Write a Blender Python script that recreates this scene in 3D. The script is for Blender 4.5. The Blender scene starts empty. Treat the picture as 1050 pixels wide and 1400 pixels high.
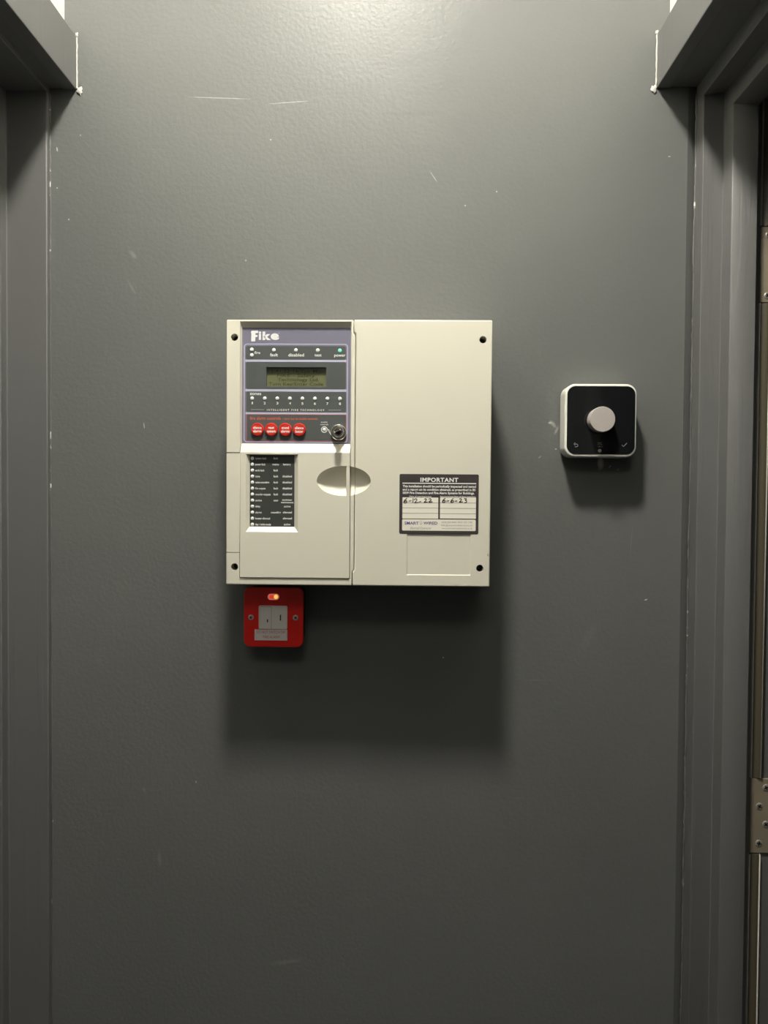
import bpy, bmesh, math, random
from mathutils import Vector, Matrix
random.seed(7)
R = math.radians
scene = bpy.context.scene
col = scene.collection

# ------------------------------------------------------------------ camera
FPX = 1051.0
CAM = Vector((0.0, -1.09, 1.45))
ROT = (Matrix.Rotation(R(1.09), 3, 'Z') @ Matrix.Rotation(R(90 - 1.35), 3, 'X') @ Matrix.Rotation(R(0.42), 3, 'Z'))
cd = bpy.data.cameras.new('camera')
cd.sensor_fit = 'HORIZONTAL'; cd.sensor_width = 36.0; cd.lens = FPX / 1050 * 36
cd.clip_start = 0.01
cam = bpy.data.objects.new('camera', cd)
cam.matrix_world = Matrix.Translation(CAM) @ ROT.to_4x4()
col.objects.link(cam); scene.camera = cam

# ------------------------------------------------------------------ world / exposure
w = bpy.data.worlds.new('world'); scene.world = w; w.use_nodes = True
w.node_tree.nodes['Background'].inputs[0].default_value = (0.5, 0.5, 0.5, 1)
w.node_tree.nodes['Background'].inputs[1].default_value = 0.05
scene.view_settings.view_transform = 'Standard'
scene.view_settings.look = 'None'
scene.view_settings.gamma = 1.0
scene.view_settings.use_curve_mapping = False
scene.view_settings.exposure = 0.0
LIGHT_STRENGTH = 505.0
FILL_STRENGTH = 7.4
LIGHT_COLOR = (1.0, 0.955, 0.84)
LIGHT_X, LIGHT_Y, LIGHT_Z = -0.084, -0.60, 2.66
AT_OFF = 0.0        # stand-off of the assembly being measured


def at(u, v, d):
    """point on the plane d metres in front of the wall that a photo measurement belongs to (x, z)"""
    q = ROT @ Vector(((u - 525) / FPX, -(v - 700) / FPX, -1.0))
    t = (-d - AT_OFF - CAM.y) / q.y
    p = CAM + q * t
    return p.x, p.z


def rect(u0, v0, u1, v1, d):
    um, vm = (u0 + u1) / 2, (v0 + v1) / 2
    return at(u0, vm, d)[0], at(um, v1, d)[1], at(u1, vm, d)[0], at(um, v0, d)[1]      # x0,z0,x1,z1


PXM = lambda d: (1.09 - d - AT_OFF) / FPX        # metres per photo pixel at that depth

# ------------------------------------------------------------------ materials
MATS = {}


def mat(name, color, rough=0.5, metal=0.0, spec=0.5, emit=None, estr=0.0, bump=None, coat=0.0, alpha=None, var=0.0):
    m = bpy.data.materials.new(name); m.use_nodes = True
    nt = m.node_tree; b = nt.nodes['Principled BSDF']
    b.inputs['Base Color'].default_value = (*color, 1)
    b.inputs['Roughness'].default_value = rough
    b.inputs['Metallic'].default_value = metal
    b.inputs['Specular IOR Level'].default_value = spec
    b.inputs['Coat Weight'].default_value = coat
    b.inputs['Coat Roughness'].default_value = 0.08
    if emit:
        b.inputs['Emission Color'].default_value = (*emit, 1); b.inputs['Emission Strength'].default_value = estr
    if bump or var:
        tc = nt.nodes.new('ShaderNodeTexCoord')
    if var:
        nz = nt.nodes.new('ShaderNodeTexNoise'); nz.inputs['Scale'].default_value = 14; nz.inputs['Detail'].default_value = 5
        nt.links.new(tc.outputs['Object'], nz.inputs['Vector'])
        mx = nt.nodes.new('ShaderNodeMix'); mx.data_type = 'RGBA'
        mx.inputs[6].default_value = (*[c * (1 - var) for c in color], 1); mx.inputs[7].default_value = (*[min(1, c * (1 + var)) for c in color], 1)
        nt.links.new(nz.outputs[0], mx.inputs[0]); nt.links.new(mx.outputs[2], b.inputs['Base Color'])
    if bump:
        sc, st, di = bump
        n2 = nt.nodes.new('ShaderNodeTexNoise'); n2.inputs['Scale'].default_value = sc; n2.inputs['Detail'].default_value = 3
        nt.links.new(tc.outputs['Object'], n2.inputs['Vector'])
        bp = nt.nodes.new('ShaderNodeBump'); bp.inputs['Strength'].default_value = st; bp.inputs['Distance'].default_value = di
        nt.links.new(n2.outputs[0], bp.inputs['Height']); nt.links.new(bp.outputs[0], b.inputs['Normal'])
    MATS[name] = m
    return m


PAINT = (0.139, 0.144, 0.141)


def wall_paint():
    """charcoal eggshell paint: roller stipple, faint waviness, knocks and filler smears of the wall itself"""
    m = mat('charcoal_wall_paint', PAINT, 0.42, spec=0.24)
    nt = m.node_tree; b = nt.nodes['Principled BSDF']; N = nt.nodes.new; L = nt.links.new
    tc = N('ShaderNodeTexCoord'); P = tc.outputs['Object']
    big = N('ShaderNodeTexNoise'); big.inputs['Scale'].default_value = 3.2; big.inputs['Detail'].default_value = 4; L(P, big.inputs['Vector'])
    c0 = N('ShaderNodeMix'); c0.data_type = 'RGBA'
    c0.inputs[6].default_value = (*[c * 0.92 for c in PAINT], 1); c0.inputs[7].default_value = (*[c * 1.08 for c in PAINT], 1)
    L(big.outputs[0], c0.inputs[0]); cur = c0.outputs[2]
    fine = N('ShaderNodeTexNoise'); fine.inputs['Scale'].default_value = 260; fine.inputs['Detail'].default_value = 3; L(P, fine.inputs['Vector'])
    # marks: (u, v, half length px, half width px, angle deg, colour, strength, softness)
    W_ = (0.62, 0.62, 0.58); G_ = (0.30, 0.30, 0.29); D_ = (0.07, 0.07, 0.07)
    marks = [
        (756, 580, 9, 3.4, -50, W_, 0.34, 0.8), (761, 588, 9, 2.6, 62, W_, 0.30, 0.8), (752, 578, 3, 2, 0, W_, .5, .5),
        (821, 633, 12, 6, 92, W_, 0.85, 0.8), (834, 638, 3, 1.0, 50, W_, 0.5, 0.4), (845, 642, 1.5, 0.8, 60, W_, 0.6, 0.4),
        (197, 582, 5, 0.9, -84, W_, 0.55, 0.3), (883, 820, 2.6, 1.0, 15, W_, 0.9, 0.3), (606, 899, 1.4, 1.2, 0, W_, 0.8, 0.3),
        (760, 614, 1.4, 1, 0, W_, .7, .3), (738, 625, 3, 1, 40, W_, .35, .5),
        (268, 1069, 2, 0.8, -80, W_, 0.6, 0.4), (218, 1174, 16, 3.2, -84, G_, 0.30, 0.7), (197, 1080, 8, 3, -75, G_, 0.22, 0.8),
        (392, 1315, 32, 4.5, 9, G_, 0.28, 0.85), (182, 348, 10, 4, -48, G_, 0.42, 0.8), (180, 393, 14, 2.4, -58, G_, 0.35, 0.8),
        (300, 134, 50, 0.9, -2, W_, 0.28, 0.5), (395, 140, 36, 0.8, 4, W_, 0.25, 0.5), (593, 242, 10, 0.8, -55, W_, 0.3, 0.5),
        (370, 191, 1.2, 1.2, 0, W_, 0.4, 0.4), (679, 262, 1.2, 1.2, 0, W_, 0.5, 0.4), (636, 281, 1.2, 1.2, 0, W_, 0.5, 0.4), (336, 356, 1.2, 1.4, 0, W_, .35, .4),
        (110, 185, 1.3, 1.3, 0, W_, .4, .4), (94, 300, 1.2, 1.2, 0, W_, .6, .4), (78, 204, 3.5, 1.2, -80, W_, .6, .4), (78, 257, 1.2, 1.2, 0, W_, .6, .4), (915, 214, 2.2, 0.7, 0, W_, .6, .4),
        (863, 740, 24, 0.7, 86, G_, 0.25, 0.6), (738, 930, 30, 0.8, 1, G_, 0.18, 0.6), (805, 870, 34, 9, 62, G_, 0.10, 0.9),
        (570, 155, 60, 5, 1, D_, 0.10, 0.9), (110, 121, 2.6, 9, 0, D_, 0.55, 0.5),
    ]
    sx = N('ShaderNodeSeparateXYZ'); L(P, sx.inputs[0])
    for (u, v, a, bb, ang, c, s, soft) in marks:
        x, z = at(u, v, 0); k = PXM(0)
        mp = N('ShaderNodeMapping'); mp.vector_type = 'TEXTURE'
        mp.inputs['Location'].default_value = (x, 0, z)
        mp.inputs['Rotation'].default_value = (0, R(-ang), 0)
        mp.inputs['Scale'].default_value = (a * k, 1.0, bb * k)
        L(P, mp.inputs['Vector'])
        ln = N('ShaderNodeVectorMath'); ln.operation = 'LENGTH'; L(mp.outputs[0], ln.inputs[0])
        nz = N('ShaderNodeMath'); nz.operation = 'MULTIPLY_ADD'; L(fine.outputs[0], nz.inputs[0]); nz.inputs[1].default_value = 0.5; L(ln.outputs['Value'], nz.inputs[2])
        mr = N('ShaderNodeMapRange'); mr.interpolation_type = 'SMOOTHSTEP'
        mr.inputs['From Min'].default_value = 1.25; mr.inputs['From Max'].default_value = 1.25 - soft
        mr.inputs['To Min'].default_value = 0; mr.inputs['To Max'].default_value = s
        L(nz.outputs[0], mr.inputs['Value'])
        mx = N('ShaderNodeMix'); mx.data_type = 'RGBA'; L(mr.outputs[0], mx.inputs[0]); L(cur, mx.inputs[6]); mx.inputs[7].default_value = (*c, 1)
        cur = mx.outputs[2]
    L(cur, b.inputs['Base Color'])
    st = N('ShaderNodeTexNoise'); st.inputs['Scale'].default_value = 175; st.inputs['Detail'].default_value = 2.5; L(P, st.inputs['Vector'])
    wv = N('ShaderNodeTexNoise'); wv.inputs['Scale'].default_value = 7; wv.inputs['Detail'].default_value = 3; L(P, wv.inputs['Vector'])
    b1 = N('ShaderNodeBump'); b1.inputs['Strength'].default_value = 0.06; b1.inputs['Distance'].default_value = 0.02; L(wv.outputs[0], b1.inputs['Height'])
    b2 = N('ShaderNodeBump'); b2.inputs['Strength'].default_value = 0.35; b2.inputs['Distance'].default_value = 0.0012; L(st.outputs[0], b2.inputs['Height'])
    L(b1.outputs[0], b2.inputs['Normal']); L(b2.outputs[0], b.inputs['Normal'])
    rr = N('ShaderNodeMapRange'); rr.inputs['To Min'].default_value = 0.36; rr.inputs['To Max'].default_value = 0.46
    L(big.outputs[0], rr.inputs['Value']); L(rr.outputs[0], b.inputs['Roughness'])
    return m


def frame_paint():
    """charcoal satin over softwood: a trace of raised grain under the paint"""
    m = mat('charcoal_frame_paint', (0.132, 0.133, 0.133), 0.40)
    nt = m.node_tree; b = nt.nodes['Principled BSDF']; N = nt.nodes.new; L = nt.links.new
    tc = N('ShaderNodeTexCoord'); mp = N('ShaderNodeMapping'); mp.inputs['Scale'].default_value = (1, 1, 0.07); L(tc.outputs['Object'], mp.inputs[0])
    wv = N('ShaderNodeTexNoise'); wv.inputs['Scale'].default_value = 42; wv.inputs['Detail'].default_value = 4; wv.inputs['Distortion'].default_value = 1.2; L(mp.outputs[0], wv.inputs['Vector'])
    rmp = N('ShaderNodeMapRange'); rmp.inputs['From Min'].default_value = 0.58; rmp.inputs['From Max'].default_value = 0.66; L(wv.outputs[0], rmp.inputs['Value'])
    bp = N('ShaderNodeBump'); bp.inputs['Strength'].default_value = 0.14; bp.inputs['Distance'].default_value = 0.0012
    L(rmp.outputs[0], bp.inputs['Height']); L(bp.outputs[0], b.inputs['Normal'])
    return m


def caulk_paint():
    """bead of filler, painted over in grey with white breaking through"""
    m = mat('cracked_caulk', (0.13, 0.13, 0.13), 0.35)
    nt = m.node_tree; b = nt.nodes['Principled BSDF']; N = nt.nodes.new; L = nt.links.new
    tc = N('ShaderNodeTexCoord'); nz = N('ShaderNodeTexNoise'); nz.inputs['Scale'].default_value = 55; nz.inputs['Detail'].default_value = 4; L(tc.outputs['Object'], nz.inputs['Vector'])
    big = N('ShaderNodeTexNoise'); big.inputs['Scale'].default_value = 4.5; L(tc.outputs['Object'], big.inputs['Vector'])
    ad = N('ShaderNodeMath'); ad.operation = 'MULTIPLY_ADD'; L(big.outputs[0], ad.inputs[0]); ad.inputs[1].default_value = 0.6; L(nz.outputs[0], ad.inputs[2])
    mr = N('ShaderNodeMapRange'); mr.inputs['From Min'].default_value = 0.95; mr.inputs['From Max'].default_value = 1.0; L(ad.outputs[0], mr.inputs['Value'])
    mx = N('ShaderNodeMix'); mx.data_type = 'RGBA'; L(mr.outputs[0], mx.inputs[0]); mx.inputs[6].default_value = (0.13, 0.13, 0.13, 1); mx.inputs[7].default_value = (0.72, 0.71, 0.67, 1)
    L(mx.outputs[2], b.inputs['Base Color'])
    return m


wall_m = wall_paint(); frame_m = frame_paint(); caulk_m = caulk_paint()
white_caulk_glint = mat('pale_caulk_and_glint', (0.50, 0.49, 0.46), 0.3, bump=(120, .6, .002))  # pale filler colour; on the beads it also paints the gloss highlight
cream_wall = mat('cream_wall_paint', (0.78, 0.77, 0.70), 0.6, bump=(200, .2, .001))
ceil_m = mat('ceiling_white', (0.72, 0.71, 0.68), 0.8, bump=(60, .1, .002))
floor_m = mat('floor_vinyl', (0.035, 0.035, 0.037), 0.45, var=0.2)
grey_wall = mat('plain_charcoal_paint', PAINT, 0.45, bump=(175, .3, .001))
cream = mat('cream_plastic', (0.72, 0.695, 0.60), 0.38, bump=(900, .08, .0004))
cream_back = mat('cream_steel', (0.66, 0.64, 0.56), 0.45)
lav = mat('lavender_membrane', (0.195, 0.190, 0.262), 0.3)
lav_line = mat('pale_lavender_print', (0.50, 0.50, 0.66), 0.35)
slate = mat('slate_membrane', (0.088, 0.098, 0.098), 0.30)
red_line = mat('dull_red_print', (0.42, 0.10, 0.10), 0.4)
orange_ink = mat('orange_red_ink', (0.72, 0.13, 0.07), 0.45)
white_ink = mat('white_ink', (0.85, 0.85, 0.83), 0.45)
silver_ink = mat('silver_white_ink', (0.82, 0.83, 0.85), 0.3)
grey_ink = mat('grey_ink', (0.30, 0.32, 0.31), 0.4)
led_m = mat('white_led_lens', (0.86, 0.86, 0.84), 0.25)
led_on = mat('green_led_lit', (0.20, 0.62, 0.48), 0.25, emit=(0.20, 0.95, 0.66), estr=0.28)
lcd_m = mat('olive_lcd', (0.155, 0.168, 0.085), 0.18, var=0.15)
lcd_ink = mat('lcd_dark_segment', (0.035, 0.040, 0.015), 0.4)
btn_red = mat('red_button_plastic', (0.70, 0.035, 0.022), 0.32)
chrome = mat('chrome_metal', (0.78, 0.76, 0.70), 0.16, metal=1.0)
steel = mat('satin_steel', (0.62, 0.60, 0.56), 0.32, metal=0.6)
plate_screw_m = mat('bright_screw_metal', (0.85, 0.80, 0.76), 0.25, metal=0.5)
dark_metal = mat('blackened_steel', (0.03, 0.028, 0.025), 0.4, metal=0.6)
hole_dark = mat('dark_hole_bottom', (0.015, 0.013, 0.012), 0.5)
legend_m = mat('charcoal_legend_card', (0.050, 0.056, 0.052), 0.35)
sticker_blk = mat('sticker_charcoal_print', (0.052, 0.044, 0.046), 0.4)
sticker_wht = mat('sticker_white', (0.86, 0.83, 0.74), 0.45)
ink_black = mat('black_pen_ink', (0.012, 0.011, 0.012), 0.5)
line_grey = mat('sticker_rule_ink', (0.33, 0.31, 0.30), 0.5)
purple_ink = mat('purple_ink', (0.10, 0.075, 0.30), 0.5)
brass_ink = mat('pale_gold_ink', (0.62, 0.58, 0.45), 0.5)
script_ink = mat('grey_script_ink', (0.24, 0.23, 0.22), 0.5)
red_plate = mat('red_enamel', (0.88, 0.016, 0.010), 0.30, coat=0.3)
box_blk = mat('black_box', (0.02, 0.018, 0.018), 0.5)
rocker_m = mat('off_white_rocker', (0.90, 0.86, 0.81), 0.35)
pink_bezel = mat('pink_neon_bezel', (0.85, 0.45, 0.42), 0.25, emit=(1, .35, .25), estr=0.30)
neon_red = mat('neon_red', (0.8, 0.05, 0.03), 0.25, emit=(1, 0.06, 0.02), estr=0.6)
neon_yel = mat('neon_yellow', (0.95, 0.75, 0.25), 0.25, emit=(1.0, 0.62, 0.10), estr=1.0)
label_wht = mat('switch_label_white', (0.92, 0.84, 0.81), 0.4)
label_red = mat('switch_label_red_ink', (0.62, 0.16, 0.14), 0.5)
therm_white = mat('thermostat_white_plastic', (0.82, 0.81, 0.75), 0.3)
therm_glass = mat('thermostat_black_glass', (0.008, 0.009, 0.010), 0.06)
therm_icon = mat('thermostat_icon_grey', (0.30, 0.30, 0.30), 0.4)
knob_m = mat('brushed_aluminium', (0.62, 0.57, 0.55), 0.40, metal=0.35)
bronze = mat('satin_hinge_metal', (0.46, 0.40, 0.30), 0.40, metal=0.45, var=0.12, bump=(90, .15, .0006))
seal_brown = mat('seal_brown_plastic', (0.10, 0.088, 0.060), 0.28)
seal_edge = mat('seal_pale_edge', (0.50, 0.48, 0.43), 0.3)
lamp_white = mat('lamp_housing_white', (0.8, 0.8, 0.78), 0.4)
fill_glow = mat('fill_panel_diffuser', (0.9, 0.9, 0.88), 0.5, emit=LIGHT_COLOR, estr=FILL_STRENGTH)  # glow of the added fill light
lamp_glow = mat('lamp_diffuser_lit', (0.9, 0.9, 0.88), 0.5, emit=LIGHT_COLOR, estr=LIGHT_STRENGTH)


# ------------------------------------------------------------------ object helpers
def link(name, me, m, parent=None):
    o = bpy.data.objects.new(name, me); col.objects.link(o)
    if m is not None and not me.materials:
        me.materials.append(m)
    if parent is not None:
        o.parent = parent
        if parent.type == 'EMPTY':
            o.matrix_parent_inverse = Matrix.Translation(-parent.location)
    return o


def from_bm(name, bm, m, parent=None, smooth=None):
    bmesh.ops.recalc_face_normals(bm, faces=bm.faces)
    me = bpy.data.meshes.new(name); bm.to_mesh(me); bm.free()
    if smooth:
        for p in me.polygons: p.use_smooth = True
        me.set_sharp_from_angle(angle=R(smooth))
        for p in me.polygons: p.use_smooth = max(abs(c) for c in p.normal) < 0.9995
    return link(name, me, m, parent)


def root(name, loc, label, cat, group=None):
    o = bpy.data.objects.new(name, None); o.location = loc; o.empty_display_size = 0.05; col.objects.link(o)
    o['label'] = label; o['category'] = cat
    if group: o['group'] = group
    return o


def struct(o, label=None):
    o['kind'] = 'structure'
    if label: o['label'] = label
    return o


def bevel_all(bm, off, seg=2, sel=None):
    es = [e for e in bm.edges if (sel is None or sel(e))]
    bmesh.ops.bevel(bm, geom=es, offset=off, segments=seg, affect='EDGES', profile=0.5)


def bm_box(x0, x1, y0, y1, z0, z1, bm=None):
    bm = bm or bmesh.new()
    v = [bm.verts.new((x, y, z)) for x in (x0, x1) for y in (y0, y1) for z in (z0, z1)]
    for f in ((0, 1, 3, 2), (4, 6, 7, 5), (0, 4, 5, 1), (2, 3, 7, 6), (0, 2, 6, 4), (1, 5, 7, 3)):
        bm.faces.new([v[i] for i in f])
    return bm


def box(name, x0, x1, y0, y1, z0, z1, m, parent=None, bev=0, seg=2):
    bm = bm_box(x0, x1, y0, y1, z0, z1)
    if bev: bevel_all(bm, bev, seg)
    return from_bm(name, bm, m, parent, 35 if bev else None)


def bm_prism(poly, a0, a1, axis='y', bm=None):
    """polygon extruded along an axis; poly pairs are (x,z) for y, (x,y) for z, (y,z) for x"""
    bm = bm or bmesh.new()
    def P(p, a):
        return {'y': (p[0], a, p[1]), 'z': (p[0], p[1], a), 'x': (a, p[0], p[1])}[axis]
    v0 = [bm.verts.new(P(p, a0)) for p in poly]; v1 = [bm.verts.new(P(p, a1)) for p in poly]
    n = len(poly)
    bm.faces.new(v0); bm.faces.new(v1[::-1])
    for i in range(n):
        bm.faces.new((v0[i], v1[i], v1[(i + 1) % n], v0[(i + 1) % n]))
    return bm


def rr(x0, z0, x1, z1, r, n=6):
    pts = []
    for cx, cz, a in ((x1 - r, z1 - r, 0), (x0 + r, z1 - r, 90), (x0 + r, z0 + r, 180), (x1 - r, z0 + r, 270)):
        for i in range(n + 1):
            t = R(a + 90 * i / n); pts.append((cx + r * math.cos(t), cz + r * math.sin(t)))
    return pts


def prism(name, poly, y0, y1, m, parent=None, bev=0, seg=2, axis='y'):
    bm = bm_prism(poly, y0, y1, axis)
    if bev:
        bmesh.ops.recalc_face_normals(bm, faces=bm.faces)
        bevel_all(bm, bev, seg, lambda e: len(e.link_faces) == 2 and e.calc_face_angle(0) > R(50))
    return from_bm(name, bm, m, parent, 35)


def ring(name, outer, inner, y0, y1, m, parent=None):
    bm = bmesh.new(); n = len(outer)
    A = [bm.verts.new((p[0], y0, p[1])) for p in outer]; B = [bm.verts.new((p[0], y0, p[1])) for p in inner]
    C = [bm.verts.new((p[0], y1, p[1])) for p in outer]; D = [bm.verts.new((p[0], y1, p[1])) for p in inner]
    for i in range(n):
        j = (i + 1) % n
        bm.faces.new((A[i], A[j], B[j], B[i])); bm.faces.new((C[i], D[i], D[j], C[j]))
        bm.faces.new((A[i], C[i], C[j], A[j])); bm.faces.new((B[i], B[j], D[j], D[i]))
    return from_bm(name, bm, m, parent, 35)


def bm_lathe(cx, cz, prof, n=24, bm=None):
    """revolved about an axis through (cx, cz) pointing out of the wall; prof = (radius, distance from wall)"""
    bm = bm or bmesh.new(); rows = []
    for r, d in prof:
        if r < 1e-7: rows.append([bm.verts.new((cx, -d, cz))])
        else: rows.append([bm.verts.new((cx + r * math.cos(2 * math.pi * i / n), -d, cz + r * math.sin(2 * math.pi * i / n))) for i in range(n)])
    for a, b in zip(rows, rows[1:]):
        for i in range(n):
            j = (i + 1) % n
            q = [a[i % len(a)], a[j % len(a)], b[j % len(b)], b[i % len(b)]]
            u = []
            for t in q:
                if t not in u: u.append(t)
            if len(u) >= 3: bm.faces.new(u)
    return bm


def lathe(name, cx, cz, prof, m, parent=None, n=24):
    return from_bm(name, bm_lathe(cx, cz, prof, n), m, parent, 40)


def disc_lens(name, u, v, rpx, d, m, parent, h=0.0008, n=18):
    x, z = at(u, v, d); r = rpx * PXM(d)
    return lathe(name, x, z, [(r, d - 0.0005), (r, d + h * .45), (r * .8, d + h * .9), (0, d + h)], m, parent, n)


def boolean(o, cutters):
    for c in cutters:
        md = o.modifiers.new('cut', 'BOOLEAN'); md.operation = 'DIFFERENCE'; md.solver = 'EXACT'; md.object = c
    dg = bpy.context.evaluated_depsgraph_get()
    me = bpy.data.meshes.new_from_object(o.evaluated_get(dg))
    me.name = o.name
    old = o.data; o.modifiers.clear(); o.data = me
    for p in me.polygons: p.use_smooth = True
    me.set_sharp_from_angle(angle=R(32))
    for p in me.polygons:
        if max(abs(c) for c in p.normal) > 0.9995: p.use_smooth = False
    bpy.data.meshes.remove(old)


def drop(cutters):
    for c in set(cutters):
        bpy.data.objects.remove(c, do_unlink=True)


def bm_frustum(rf, yf, rb, yb):
    """block between two rectangles (x0,z0,x1,z1) at two depths"""
    bm = bmesh.new()
    A = [bm.verts.new((x, yf, z)) for x, z in ((rf[0], rf[1]), (rf[2], rf[1]), (rf[2], rf[3]), (rf[0], rf[3]))]
    B = [bm.verts.new((x, yb, z)) for x, z in ((rb[0], rb[1]), (rb[2], rb[1]), (rb[2], rb[3]), (rb[0], rb[3]))]
    bm.faces.new(A); bm.faces.new(B[::-1])
    for i in range(4): bm.faces.new((A[i], B[i], B[(i + 1) % 4], A[(i + 1) % 4]))
    return bm


CAPH = {}


def text_verts(s, bold, shear=0.0, space=1.0):
    c = bpy.data.curves.new('t', 'FONT'); c.body = s; c.size = 1.0; c.offset = bold; c.shear = shear; c.resolution_u = 3; c.space_character = space
    o = bpy.data.objects.new('t', c); col.objects.link(o)
    dg = bpy.context.evaluated_depsgraph_get(); dg.update()
    me = bpy.data.meshes.new_from_object(o.evaluated_get(dg))
    V = [tuple(v.co) for v in me.vertices]; F = [tuple(p.vertices) for p in me.polygons]
    bpy.data.objects.remove(o, do_unlink=True); bpy.data.curves.remove(c); bpy.data.meshes.remove(me)
    return V, F


def lettering(name, items, d, m, parent, lift=0.00025):
    """items: (string, u0, u1, baseline v, cap height px, bold[, shear[, space]]) printed on the plane at depth d"""
    bm = bmesh.new()
    for it in items:
        s, u0, u1, vb, h, bold = it[:6]; shear = it[6] if len(it) > 6 else 0; space = it[7] if len(it) > 7 else 1
        if bold not in CAPH:
            hv, _ = text_verts('H', bold); CAPH[bold] = max(p[1] for p in hv) - min(p[1] for p in hv)
        V, F = text_verts(s, bold, shear, space)
        mn = min(p[0] for p in V); mxx = max(p[0] for p in V)
        x0, zb = at(u0, vb, d); x1, _ = at(u1, vb, d); zt = at(u0, vb - h, d)[1]
        sx = (x1 - x0) / (mxx - mn); sz = (zt - zb) / CAPH[bold]
        roll = (at(u1, vb, d)[1] - zb) / (x1 - x0) * 0
        vs = [bm.verts.new((x0 + (p[0] - mn) * sx, -d - lift, zb + p[1] * sz + (p[0] - mn) * sx * roll)) for p in V]
        for f in F:
            try: bm.faces.new([vs[i] for i in f])
            except ValueError: pass
    me = bpy.data.meshes.new(name); bm.to_mesh(me); bm.free()
    return link(name, me, m, parent)


def ribbon(name, strokes, wpx, d, m, parent, lift=0.0003):
    """pen strokes: polylines in photo measurements, printed flat on the plane at depth d"""
    bm = bmesh.new(); k = PXM(d) * wpx / 2
    for st in strokes:
        P = [Vector(at(u, v, d)) for u, v in st]
        L_, R_ = [], []
        for i, p in enumerate(P):
            t = (P[min(i + 1, len(P) - 1)] - P[max(i - 1, 0)]); t.normalize(); nrm = Vector((-t.y, t.x)) * k
            if i == 0: p = p - t * k * .7
            if i == len(P) - 1: p = p + t * k * .7
            L_.append(bm.verts.new((p.x + nrm.x, -d - lift, p.y + nrm.y))); R_.append(bm.verts.new((p.x - nrm.x, -d - lift, p.y - nrm.y)))
        for i in range(len(P) - 1):
            bm.faces.new((L_[i], L_[i + 1], R_[i + 1], R_[i]))
    return from_bm(name, bm, m, parent)


def smooth_path(pts, n=5):
    out = []
    for i in range(len(pts) - 1):
        p0 = pts[max(i - 1, 0)]; p1 = pts[i]; p2 = pts[i + 1]; p3 = pts[min(i + 2, len(pts) - 1)]
        for j in range(n):
            t = j / n
            out.append(tuple(0.5 * (2 * b + (c - a) * t + (2 * a - 5 * b + 4 * c - e) * t * t + (3 * b - a - 3 * c + e) * t ** 3) for a, b, c, e in zip(p0, p1, p2, p3)))
    out.append(pts[-1]); return out


def plate(name, u0, v0, u1, v1, d, m, parent, r=0, lift=0.00012, back=0.0003):
    x0, z0, x1, z1 = rect(u0, v0, u1, v1, d)
    poly = rr(x0, z0, x1, z1, r * PXM(d), 5) if r else [(x0, z0), (x1, z0), (x1, z1), (x0, z1)]
    return prism(name, poly, -d - lift, -d + back, m, parent)


def tube(name, pts, radii, m, parent, n=8):
    bm = bmesh.new(); rows = []
    for i, p in enumerate(pts):
        p = Vector(p); t = (Vector(pts[min(i + 1, len(pts) - 1)]) - Vector(pts[max(i - 1, 0)])).normalized()
        a = t.orthogonal().normalized()
        ref = Vector((0, -1, 0)) if abs(t.y) < .9 else Vector((1, 0, 0))
        a = (ref - t * ref.dot(t)).normalized(); b = t.cross(a)
        r = radii[i] if isinstance(radii, list) else radii
        rows.append([bm.verts.new(p + (a * math.cos(2 * math.pi * k / n) + b * math.sin(2 * math.pi * k / n)) * r) for k in range(n)])
    for A, B in zip(rows, rows[1:]):
        for k in range(n): bm.faces.new((A[k], A[(k + 1) % n], B[(k + 1) % n], B[k]))
    bm.faces.new(rows[0]); bm.faces.new(rows[-1][::-1])
    return from_bm(name, bm, m, parent, 60)


# ------------------------------------------------------------------ the setting
ZC = 2.70            # ceiling height
XL, XR = -0.476, 0.371      # corridor side walls
OPEN = -0.84         # door openings run from the end wall to here
ZO = 2.020           # soffit of the openings

# end wall, its plaster easing back a little where it meets the right-hand frame
bm = bm_prism([(-0.66, 0), (0.3985, 0), (0.4110, 0.006), (0.54, 0.006), (0.54, 0.12), (-0.66, 0.12)], 0, ZC, 'z')
struct(from_bm('wall_back', bm, wall_m))
struct(box('wall_left', XL - 0.16, XL, -2.4, OPEN, 0, ZC, grey_wall))
struct(box('wall_left_above_door', XL - 0.16, XL, OPEN, 0, ZO, ZC, cream_wall))
struct(box('wall_right', XR, XR + 0.16, -2.4, OPEN, 0, ZC, grey_wall))
struct(box('wall_right_above_door', XR, XR + 0.16, OPEN, 0, ZO, ZC, cream_wall))
struct(box('wall_front', -0.66, 0.6, -2.52, -2.4, 0, ZC, grey_wall))
struct(box('floor', -0.72, 1.95, -2.52, 0.40, -0.06, 0, floor_m))
struct(box('ceiling', -0.72, 1.95, -2.52, 0.40, ZC, ZC + 0.06, ceil_m))
# the dim room through the right-hand doorway
struct(box('wall_side_room_back', 0.54, 1.95, 0.28, 0.40, 0, ZC, grey_wall))
struct(box('wall_side_room_far', 1.83, 1.95, -1.5, 0.28, 0, ZC, grey_wall))
struct(box('wall_side_room_front', 0.531, 1.83, -1.5, -1.38, 0, ZC, grey_wall))


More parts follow.
